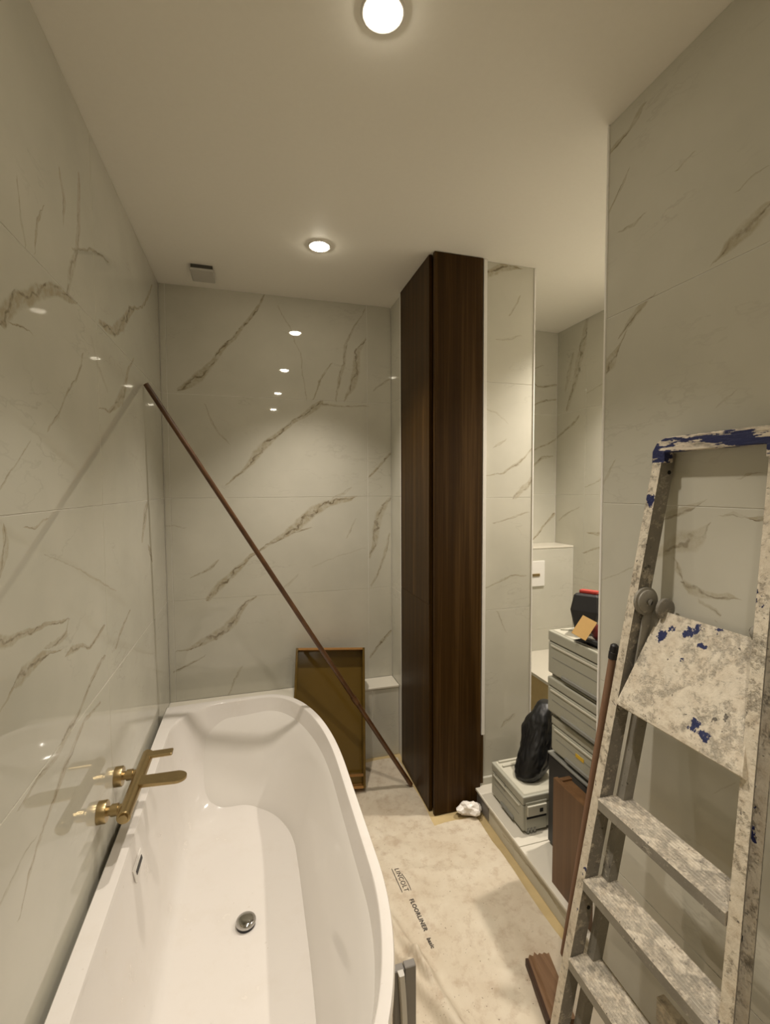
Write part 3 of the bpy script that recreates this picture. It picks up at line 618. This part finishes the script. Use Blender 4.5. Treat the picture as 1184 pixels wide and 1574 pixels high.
# ------------------------------------------------------------------ toolboxes
def toolbox(x0, y0, z0, dx, dy, h, label, long_face='x', sticker=False, lidmat=None, group='stacked grey toolboxes'):
    t = thing('toolbox', label, 'toolbox', (x0+dx/2, y0+dy/2, z0), group)
    x1, y1 = x0+dx, y0+dy
    lid = h*.24
    put('body', BX(x0, y0, z0+.013, x1, y1, z0+h-lid-.003, .006, 2), M['abs'], t)
    put('seam', BX(x0+.005, y0+.005, z0+h-lid-.006, x1-.005, y1-.005, z0+h-lid+.004), M['slot'], t, label='dark seam under the lid')
    l = put('lid', BX(x0-.001, y0-.001, z0+h-lid, x1+.001, y1+.001, z0+h-.004, .005, 2), M['abs'], t)
    put('lid_rim', BX(x0+.012, y0+.012, z0+h-.006, x1-.012, y1-.012, z0+h-.0005, .003), lidmat or M['absl'], l, label='paler lid top')
    for a in (0, 1):
        for b in (0, 1):
            xx = x0+.012 if a == 0 else x1-.042; yy = y0+.012 if b == 0 else y1-.042
            put('foot', BX(xx, yy, z0, xx+.03, yy+.03, z0+.014, .002), M['absd'], t)
    # raised ribs and recessed panel lines on the face that looks into the room
    put('rib', BX(x0-.004, y0+.025, z0+h-lid-.020, x0+.002, y1-.02, z0+h-lid-.012, .0015), M['absl'], t)
    put('groove', BX(x0-.0008, y0+.03, z0+(h-lid)*.55, x0+.002, y1-.03, z0+(h-lid)*.55+.003), M['absd'], t)
    put('handle', BX(x0-.006, y0+.07, z0+.016, x0+.002, y1-.09, z0+.030, .002), M['absd'], t)
    if long_face == 'y':   # latch on the end that faces the camera
        cx = x0+.052
        put('latch_plate', BX(x0+.012, y0-.004, z0+.012, x0+.115, y0+.002, z0+h-.030, .002), M['abs'], t)
        la = put('latch', BX(x0+.016, y0-.012, z0+h*.48, x0+.111, y0-.003, z0+h*.48+.045, .003, 2), M['absl'], t)
        put('latch_hole', BX(cx+.022, y0-.0135, z0+h*.48+.014, cx+.038, y0-.011, z0+h*.48+.030), M['slot'], la)
        put('gap', BX(x0+.016, y0-.006, z0+h*.40, x0+.111, y0-.003, z0+h*.40+.008), M['slot'], t)
        for k in range(3):
            put('foot_clip', BX(x0+.018+k*.016, y0-.006, z0+.006, x0+.028+k*.016, y0+.002, z0+.026), M['absd'], t)
    if sticker: put('sticker', BX(x0-.0016, y0+.19, z0+h*.40, x0+.001, y0+.235, z0+h*.40+.014), M['yellow'], t, label='small yellow sticker')
    return t
SX, SY = 1.600, 1.199
# dark trolley base under the stack
t = thing('tool_trolley', 'dark base carrying the stack of grey toolboxes in the niche', 'trolley', (SX+.16, SY+.2, .1), None)
put('body', BX(SX+.006, SY, .112, SX+.30, SY+.392, .482, .006, 2), M['dark'], t)
put('top_plate', BX(SX+.004, SY-.002, .4822, SX+.305, SY+.397, .4915, .002), M['absd'], t)
for a in (SX+.02, SX+.25):
    for b in (SY+.02, SY+.34): put('foot', BX(a, b, .1005, a+.03, b+.03, .113), M['dark'], t)
toolbox(SX+.012, SY, .492, .296, .384, .160, 'lowest grey toolbox of the stack, with a yellow sticker', sticker=True)
toolbox(SX, SY, .6525, .30, .396, .160, 'middle grey toolbox of the stack in the niche')
toolbox(SX, SY, .813, .30, .396, .190, 'topmost grey toolbox of the stack, tools lying on its lid', lidmat=M['absl'])
tb = toolbox(1.530, 1.655, .1003, .255, .268, .168, 'grey toolbox standing alone on the platform under the black bag', 'y', group=None)
bm = bmesh.new()
for a_, b_ in ((.196, .199), (.240, .243)): box(bm, 1.5288, 1.800, b_-.003, 1.5305, 1.885, b_)
for a_ in (1.800, 1.882): box(bm, 1.5288, a_, .196, 1.5305, a_+.003, .243)
put('label_slot', bm, M['absd'], tb)
bm = bmesh.new()
box(bm, 1.555, 1.86, .2675, 1.765, 1.872, .276, .002); box(bm, 1.555, 1.895, .2675, 1.765, 1.907, .276, .002)
put('carry_handle', bm, M['absl'], tb)
# black bag slumped on it
def blob(name, mat, label, cat, c, axes, f, sub=4, smooth=True, seed=0, amp=.18, fr=6.0):
    bm = bmesh.new(); bmesh.ops.create_icosphere(bm, subdivisions=sub, radius=1.0)
    for v in bm.verts:
        n_ = v.co.normalized(); k = 1 + amp*noise.noise(n_*fr*.35+Vector((seed, 0, 0))) + amp*.5*abs(noise.noise(n_*fr+Vector((0, seed, 0))))
        v.co = f(n_, k)
    zb = min(v.co.z for v in bm.verts)
    o = put(name, bm, mat, None, smooth, origin=(c[0], c[1], zb))
    return meta(o, label, cat)
def bagf(n_, k):
    t_ = (n_.z+1)/2
    prof_ = math.sqrt(max(0.0, 1-n_.z*n_.z))
    wid = .082-.030*t_
    h_ = math.hypot(n_.x, n_.y)+1e-6
    rr = wid*(prof_**.42)*k
    x = 1.630 + .125*t_ + n_.x/h_*rr; y = 1.770 + .055*t_ + n_.y/h_*rr
    return Vector((x, y, max(.2705, .262 + .315*t_)))
blob('bin_bag', M['bag'], 'slumped black plastic bag on the lone grey toolbox', 'bag', (1.66, 1.78), None, bagf, 5, True, 3, .30, 4)
def clothf(n_, k):
    return Vector((1.425+.048*n_.x*k, 1.944+.030*n_.y*k-.02*n_.x, .010+max(0, .030+.028*n_.z*k)))
blob('crumpled_film', M['cloth'], 'crumpled white plastic film at the foot of the walnut cabinet', 'film', (1.425, 1.94), None, clothf, 3, False, 5, .55, 4.2)
# walnut board standing on the kerb
t = thing('walnut_panel', 'short walnut panel standing upright on the kerb in front of the toolbox stack', 'panel', (1.53, 1.30, .1))
put('board', BX(1.502, 1.19, .1005, 1.520, 1.418, .505, .0008), M['walnutl'], t)
put('return', BX(1.5205, 1.392, .1005, 1.565, 1.410, .505, .0008), M['walnutl'], t)
put('top_rail', BX(1.5205, 1.19, .470, 1.560, 1.391, .500, .0008), M['walnutl'], t)

# things on top of the stack
TZ = 1.003
t = thing('battery_charger', 'black tool charger with a small red top standing on the topmost toolbox', 'charger', (1.69, 1.47, TZ))
mt = Matrix.Translation((1.705, 1.500, TZ)) @ Matrix.Rotation(math.radians(36), 4, 'Z') @ Matrix.Rotation(math.radians(7), 4, 'Y')
bm = bmesh.new(); L = []
for h_, r_ in ((.012, .036), (.080, .052), (.090, .054), (.148, .046), (.155, .040)):
    L.append([bm.verts.new(mt @ Vector((a*r_+h_*.08, b*r_, h_))) for a, b in ((-1, -.85), (-.85, -1), (.85, -1), (1, -.85), (1, .85), (.85, 1), (-.85, 1), (-1, .85))])
for A, B in zip(L, L[1:]):
    for i in range(8): bm.faces.new((A[i], A[(i+1) % 8], B[(i+1) % 8], B[i]))
bm.faces.new(L[0][::-1]); bm.faces.new(L[-1])
put('housing', bm, M['dark'], t)
put('red_top', BX(-.004, -.034, .1555, .046, .034, .169, .004, 2, mt), M['red'], t, label='red top plate')
put('foot', BX(-.030, -.03, .004, .036, .03, .0115, .002, 1, mt), M['absd'], t)
mt = Matrix.Translation((1.612, 1.400, TZ+.060)) @ Matrix.Rotation(math.radians(-38), 4, 'Z') @ Matrix.Rotation(math.radians(-40), 4, 'X') @ Matrix.Rotation(math.radians(28), 4, 'Y')
meta(put('tan_card', BX(-.027, -.0012, -.042, .027, .0012, .042, 0, 1, mt), M['card'], None, origin=(1.612, 1.405, TZ)), 'small tan card propped in front of the black charger', 'card')
t = thing('red_tool', 'dark red power tool lying at the front of the topmost toolbox', 'power tool', (1.69, 1.31, TZ))
sharp(put('motor', CYL((1.690, 1.310, TZ+.037), (1.672, 1.405, TZ+.037), 0, n=28, rings=[(0, .030), (.1, .036), (.8, .036), (1, .028)]), M['redd'], t))
sharp(put('grip', CYL((1.670, 1.36, TZ+.018), (1.75, 1.35, TZ+.018), .017, n=20), M['dark'], t))
t = thing('flat_trowel', 'flat dark trowel lying on the lid edge of the topmost toolbox', 'trowel', (1.625, 1.38, TZ))
mt = Matrix.Translation((1.632, 1.372, TZ+.0005)) @ Matrix.Rotation(math.radians(8), 4, 'Z')
put('blade', BX(-.024, -.10, 0, .022, .075, .0025, .001, 1, mt), M['chrome'], t)
put('grip', BX(-.010, -.06, .003, .010, .05, .020, .006, 2, mt), M['dark'], t)
meta(put('white_stick', BX(-.004, -.07, 0, .004, .07, .004, 0, 1, Matrix.Translation((1.70, 1.535, TZ+.0002)) @ Matrix.Rotation(math.radians(62), 4, 'Z')), M['absl'], None, origin=(1.70, 1.535, TZ)), 'thin pale stick lying at the back of the topmost lid', 'stick')

# flush plate and tiled bench in the niche
t = thing('flush_plate', 'white flush plate with a brass push bar on the cistern wall', 'flush plate', (2.19, 2.598, 1.0))
put('plate', BX(2.095, 2.588, .933, 2.285, 2.5995, 1.10, .003, 2), M['trim'], t)
put('push_bar', BX(2.14, 2.581, 1.000, 2.245, 2.5885, 1.018, .003, 2), M['brass'], t, label='brass push bar')
t = thing('tiled_bench', 'low marble bench against the cistern wall in the niche, top coloured as lit', 'bench', (2.25, 2.2, .1))
put('plinth', BX(2.015, 1.72, .1005, 2.512, 2.598, .484), M['screed'], t, label='yellowish plinth, shade put into its colour')  # olive-yellow shade of the side face is put into its colour
put('top_slab', uvbox(BX(2.0, 1.70, .4845, 2.512, 2.5985, .503, .0015)), M['pale'], t)

# ------------------------------------------------------------------ step ladder
K = .139
def px_(z): return 1.213 + K*z
def yl(z): return .950 + (1.676-z)*.0575          # far stile, outer edge
def yr(z): return .676 - (1.676-z)*.046          # near stile, inner edge
lad = thing('step_ladder', 'paint-splattered aluminium step ladder folded and leaned against the right wall', 'ladder', (1.30, .80, 0))
def chan(d, f, th):   # C section, web at b=0, flanges towards +b
    return [(0, 0), (d, 0), (d, f), (d-th, f), (d-th, th), (th, th), (th, f), (0, f)]
ZT = 1.668
UX = Vector((1, 0, -K)).normalized()
def stile(z0, z1, yfun, dirb, off, d, f, mat, name):
    p0, p1 = Vector((px_(z0)+off, yfun(z0), z0)), Vector((px_(z1)+off, yfun(z1), z1))
    bm = EXT(chan(d, f, .003), p0, p1, UX, Vector((0, dirb, 0)))
    return bm
def two(bm):
    bm.normal_update()
    for f in bm.faces: f.material_index = 0 if abs(f.normal.x) > .9 else 1
    return bm
# far stile: web on the inside, flanges pointing away from the camera
put('stile', two(stile(.012, ZT, lambda z: yl(z)-.026, 1, 0, .042, .026, None, '')), None, lad, mats=[M['aluf'], M['alu']])
put('stile', two(stile(.012, ZT, lambda z: yr(z), -1, 0, .042, .026, None, '')), None, lad, mats=[M['aluf'], M['alu']])
for zf in (yl, yr):
    s = -1 if zf is yl else -1
    y0 = zf(0)-.028; 
    put('foot', BX(px_(0)-.002, y0, 0, px_(0)+.046, y0+.030, .030, .004), M['dark'], lad, label='black rubber foot')
# rear frame, folded close behind the front one
for yf, db in ((lambda z: yl(z)-.054, 1), (lambda z: yr(z)+.004, 1)):
    put('rear_leg', stile(.008, 1.285, yf, db, .050, .030, .024, None, ''), M['aluc'], lad)
put('rear_brace', BX(px_(.36)+.066, yr(.36)+.005, .335, px_(.36)+.090, .800, .395, .003), M['tread'], lad)
# treads
def tread(z):
    x = px_(z)-.004
    sec = [(0, -.024), (.003, -.024), (.003, -.003), (.055, -.003), (.055, -.018), (.058, -.018), (.058, -.001), (.056, .0), (.003, .0), (0, -.003)]
    sec = [(a*1.0, b) for a, b in sec]
    return EXT(sec, (x, yr(z)+.001, z), (x, yl(z)-.027, z), (1.05, 0, 0), (0, 0, 1))
def tread2(z):
    """box tread with ribbed top, wider than the stile"""
    x = px_(z)-.006; W_ = .088
    sec = [(0, -.030), (W_, -.030), (W_, -.003), (W_-.003, 0)]
    n = 9
    for i in range(n, 0, -1):
        a = .006+(W_-.012)*i/n
        sec += [(a, 0), (a-.0022, -.0012), (a-.0044, 0)]
    sec += [(.003, 0), (0, -.004)]
    return EXT(sec, (x, yr(z)+.001, z), (x, yl(z)-.027, z), (1, 0, 0), (0, 0, 1))
for z in (.757, .530, .304, .080): 
    bm = tread2(z); bm.normal_update()
    for f in bm.faces: f.material_index = 1 if abs(f.normal.x) > .9 else 0
    put('tread', bm, None, lad, mats=[M['tread'], M['aluc']])
# platform folded upwards
P0 = [Vector((1.343, .950, 1.030)), Vector((1.343, .634, 1.030))]; P1 = [Vector((1.452, .925, 1.262)), Vector((1.447, .688, 1.262))]
bm = bmesh.new()
nrm = (P1[0]-P0[0]).cross(P0[1]-P0[0]).normalized()
if nrm.x > 0: nrm = -nrm
def pp(u, v, d): return (P0[0].lerp(P0[1], u)).lerp(P1[0].lerp(P1[1], u), v) + nrm*d
sec = [(0.0, .0), (1.0, .0), (1.0, -.014), (.02, -.014), (.02, -.022), (-.02, -.022), (-.045, -.012), (-.035, -.002)]
L = [[bm.verts.new(pp(u, v, d)) for v, d in sec] for u in (0, 1)]
for i in range(len(sec)): bm.faces.new((L[0][i], L[0][(i+1) % len(sec)], L[1][(i+1) % len(sec)], L[1][i]))
bm.faces.new(L[0][::-1]); bm.faces.new(L[1])
put('platform', bm, M['plat'], lad, origin=PC)
# pivot discs and link arms
for yy, s in ((yl(1.285)-.028, -1), (yr(1.285)+.002, 1)):
    cpx = px_(1.285)+.026; far_ = s < 0; kd = 1.0 if far_ else .55
    sharp(put('pivot_disc', CYL((cpx, yy, 1.285), (cpx, yy+s*.014, 1.285), 0, n=36, rings=[(0, .036*kd), (.5, .036*kd), (.6, .030*kd), (.8, .029*kd), (1, .024*kd)]), M['aluc'], lad))
    sharp(put('rivet', CYL((cpx, yy+s*.0142, 1.285), (cpx, yy+s*.019, 1.285), .008, n=18), M['chrome'], lad))
    if not far_: continue
    sharp(put('hinge_disc', CYL((cpx+.034, yy-.027, 1.268), (cpx+.034, yy-.037, 1.268), 0, n=36, rings=[(0, .027), (.8, .027), (1, .023)]), M['alu'], lad))
    pA, pB = Vector((cpx+.014, yy, 1.275)), Vector((1.395, yy, 1.075))
    put('link_arm', EXT([(-.014, 0), (.014, 0), (.014, s*.005), (-.014, s*.005)], pA, pB, (1, 0, -.3), (0, 1, 0)), M['aluc'], lad)
# blue hoop joining the stile tops
zc = ZT+.001
bm = bmesh.new(); xa = px_(zc)-.002
path = [Vector((xa, yl(zc)-.013, zc-.030)), Vector((xa, yl(zc)-.013, zc-.004)), Vector((xa+.001, yl(zc)-.020, zc+.008)), Vector((xa+.001, yl(zc)-.034, zc+.014)), Vector((xa+.001, yr(zc)+.010, zc+.014)), Vector((xa+.001, yr(zc)-.006, zc+.008)), Vector((xa, yr(zc)-.013, zc-.004)), Vector((xa, yr(zc)-.013, zc-.030))]
prev = None
for i, p in enumerate(path):
    a = path[max(0, i-1)]; b = path[min(len(path)-1, i+1)]; tg = (b-a).normalized(); nn = Vector((1, 0, 0)).cross(tg).normalized()
    R_ = [bm.verts.new(p + Vector((1, 0, 0))*q + nn*s) for q, s in ((-.002, -.0165), (.0, -.0185), (.026, -.0185), (.030, -.0145), (.030, .0145), (.026, .0185), (.0, .0185), (-.002, .0165))]
    if prev:
        for k in range(8): bm.faces.new((prev[k], prev[(k+1) % 8], R_[(k+1) % 8], R_[k]))
    else: bm.faces.new(R_)
    prev = R_
bm.faces.new(prev[::-1])
put('top_hoop', bm, M['hoop'], lad, label='top hoop caked in blue and white paint')
# bolts and punched holes
for yy, zz, mm in ((yl(1.60)-.0265, 1.60, M['slot']), (yl(.56)-.0265, .56, M['slot']), (yr(.62), .62, M['slot'])):
    pass
for zz in (1.615, .44):
    cx_ = px_(zz)+.03; yy = yl(zz)-.0262
    put('bolt_hole', CYL((cx_, yy, zz), (cx_, yy-.0015, zz), .005, n=16), M['slot'], lad)
for zz, r in ((.70, .009),):
    cx_ = px_(zz)+.032; yy = yr(zz)-.0002
    put('bolt_hole', CYL((cx_, yy, zz), (cx_, yy-.004, zz), r, n=16), M['slot'], lad)

# ------------------------------------------------------------------ broom handle behind the ladder
t = thing('broom_handle', 'brown wooden broom handle with black cap behind the far ladder stile', 'broom handle', (1.40, 1.235, 0))
a, b = Vector((1.425, 1.247, .014)), Vector((1.474, 1.111, 1.067))
sharp(put('shaft', CYL(a, b, .0105, n=20), M['stick'], t))
d = (b-a).normalized(); sharp(put('cap', CYL(b, b+d*.046, 0, n=20, rings=[(0, .0125), (.45, .013), (.47, .0115), (.55, .0115), (.57, .0125), (.9, .011), (1, .006)]), M['dark'], t, label='black plastic cap'))

# ------------------------------------------------------------------ small things on the floor
mt = Matrix.Translation((1.322, 1.250, .012)) @ Matrix.Rotation(math.radians(167), 4, 'Z')
t = thing('wood_offcut', 'splintered brown wood offcut on the liner at the ladder foot', 'offcut', (1.31, 1.2, .01))
bm = bmesh.new(); rnd = random.Random(4); n = 9
A, B = [], []
for i in range(n+1):
    yy = -.012+.062*i/n if False else -.03+.072*i/n
    jag = (-.012 if i % 2 else .010)*rnd.uniform(.4, 1.1)*(1 if i < 5 else .25)
    q = [(jag, yy), (.19, yy)]
    A.append([bm.verts.new(mt @ Vector((yy, 0, 0)) if False else mt @ Vector((-yy, e_, 0))) for e_, _ in ((q[0][0]*-1 if False else q[0][0], 0), (.19, 0))])
    B.append([bm.verts.new(mt @ Vector((-yy, e_, .030 if 2 <= i else .022))) for e_ in (q[0][0], .19)])
for i in range(n):
    bm.faces.new((A[i][0], A[i][1], A[i+1][1], A[i+1][0])); f = bm.faces.new((B[i][0], B[i][1], B[i+1][1], B[i+1][0]))
    bm.faces.new((A[i][0], A[i+1][0], B[i+1][0], B[i][0])); bm.faces.new((A[i][1], A[i+1][1], B[i+1][1], B[i][1]))
bm.faces.new((A[0][0], A[0][1], B[0][1], B[0][0])); bm.faces.new((A[n][0], A[n][1], B[n][1], B[n][0]))
put('plank', bm, M['offcut'], t)
put('dark_edge', BX(.0305, .006, -.001, .040, .185, .024, .001, 1, mt), M['offcutd'], t, label='dark stained edge')
# narrow panels standing on end beside the bathtub
g = 'upright strips beside the bathtub'
meta(put('upright_panel', BX(.800, 1.150, .0165, .830, 1.172, .245, .002), M['gpro'], None, origin=(.82, 1.16, .0165)), 'grey upright panel half hidden by the bathtub rim', 'panel', g)
meta(put('upright_panel', BX(.8312, 1.150, .0165, .864, 1.172, .248, .002), M['gpro'], None, origin=(.847, 1.16, .0165)), 'grey upright panel standing outermost beside the bathtub', 'panel', g)
bm = bmesh.new(); pr = None
for i in range(13):
    f = i/12; z = .0165+.236*f; x = .819-.010*f*f
    R_ = [bm.verts.new((x+a, 1.128+b, z)) for a, b in ((0, 0), (.013, 0), (.0145, .004), (.0145, .018), (-.0015, .018), (-.0015, .004))]
    if pr:
        for k in range(6): bm.faces.new((pr[k], pr[(k+1) % 6], R_[(k+1) % 6], R_[k]))
    else: bm.faces.new(R_)
    pr = R_
bm.faces.new(pr[::-1])
meta(put('pale_strip', bm, M['wpro'], None, origin=(.835, 1.137, .0165)), 'pale bent strip standing in front of the grey upright panels', 'strip', g)
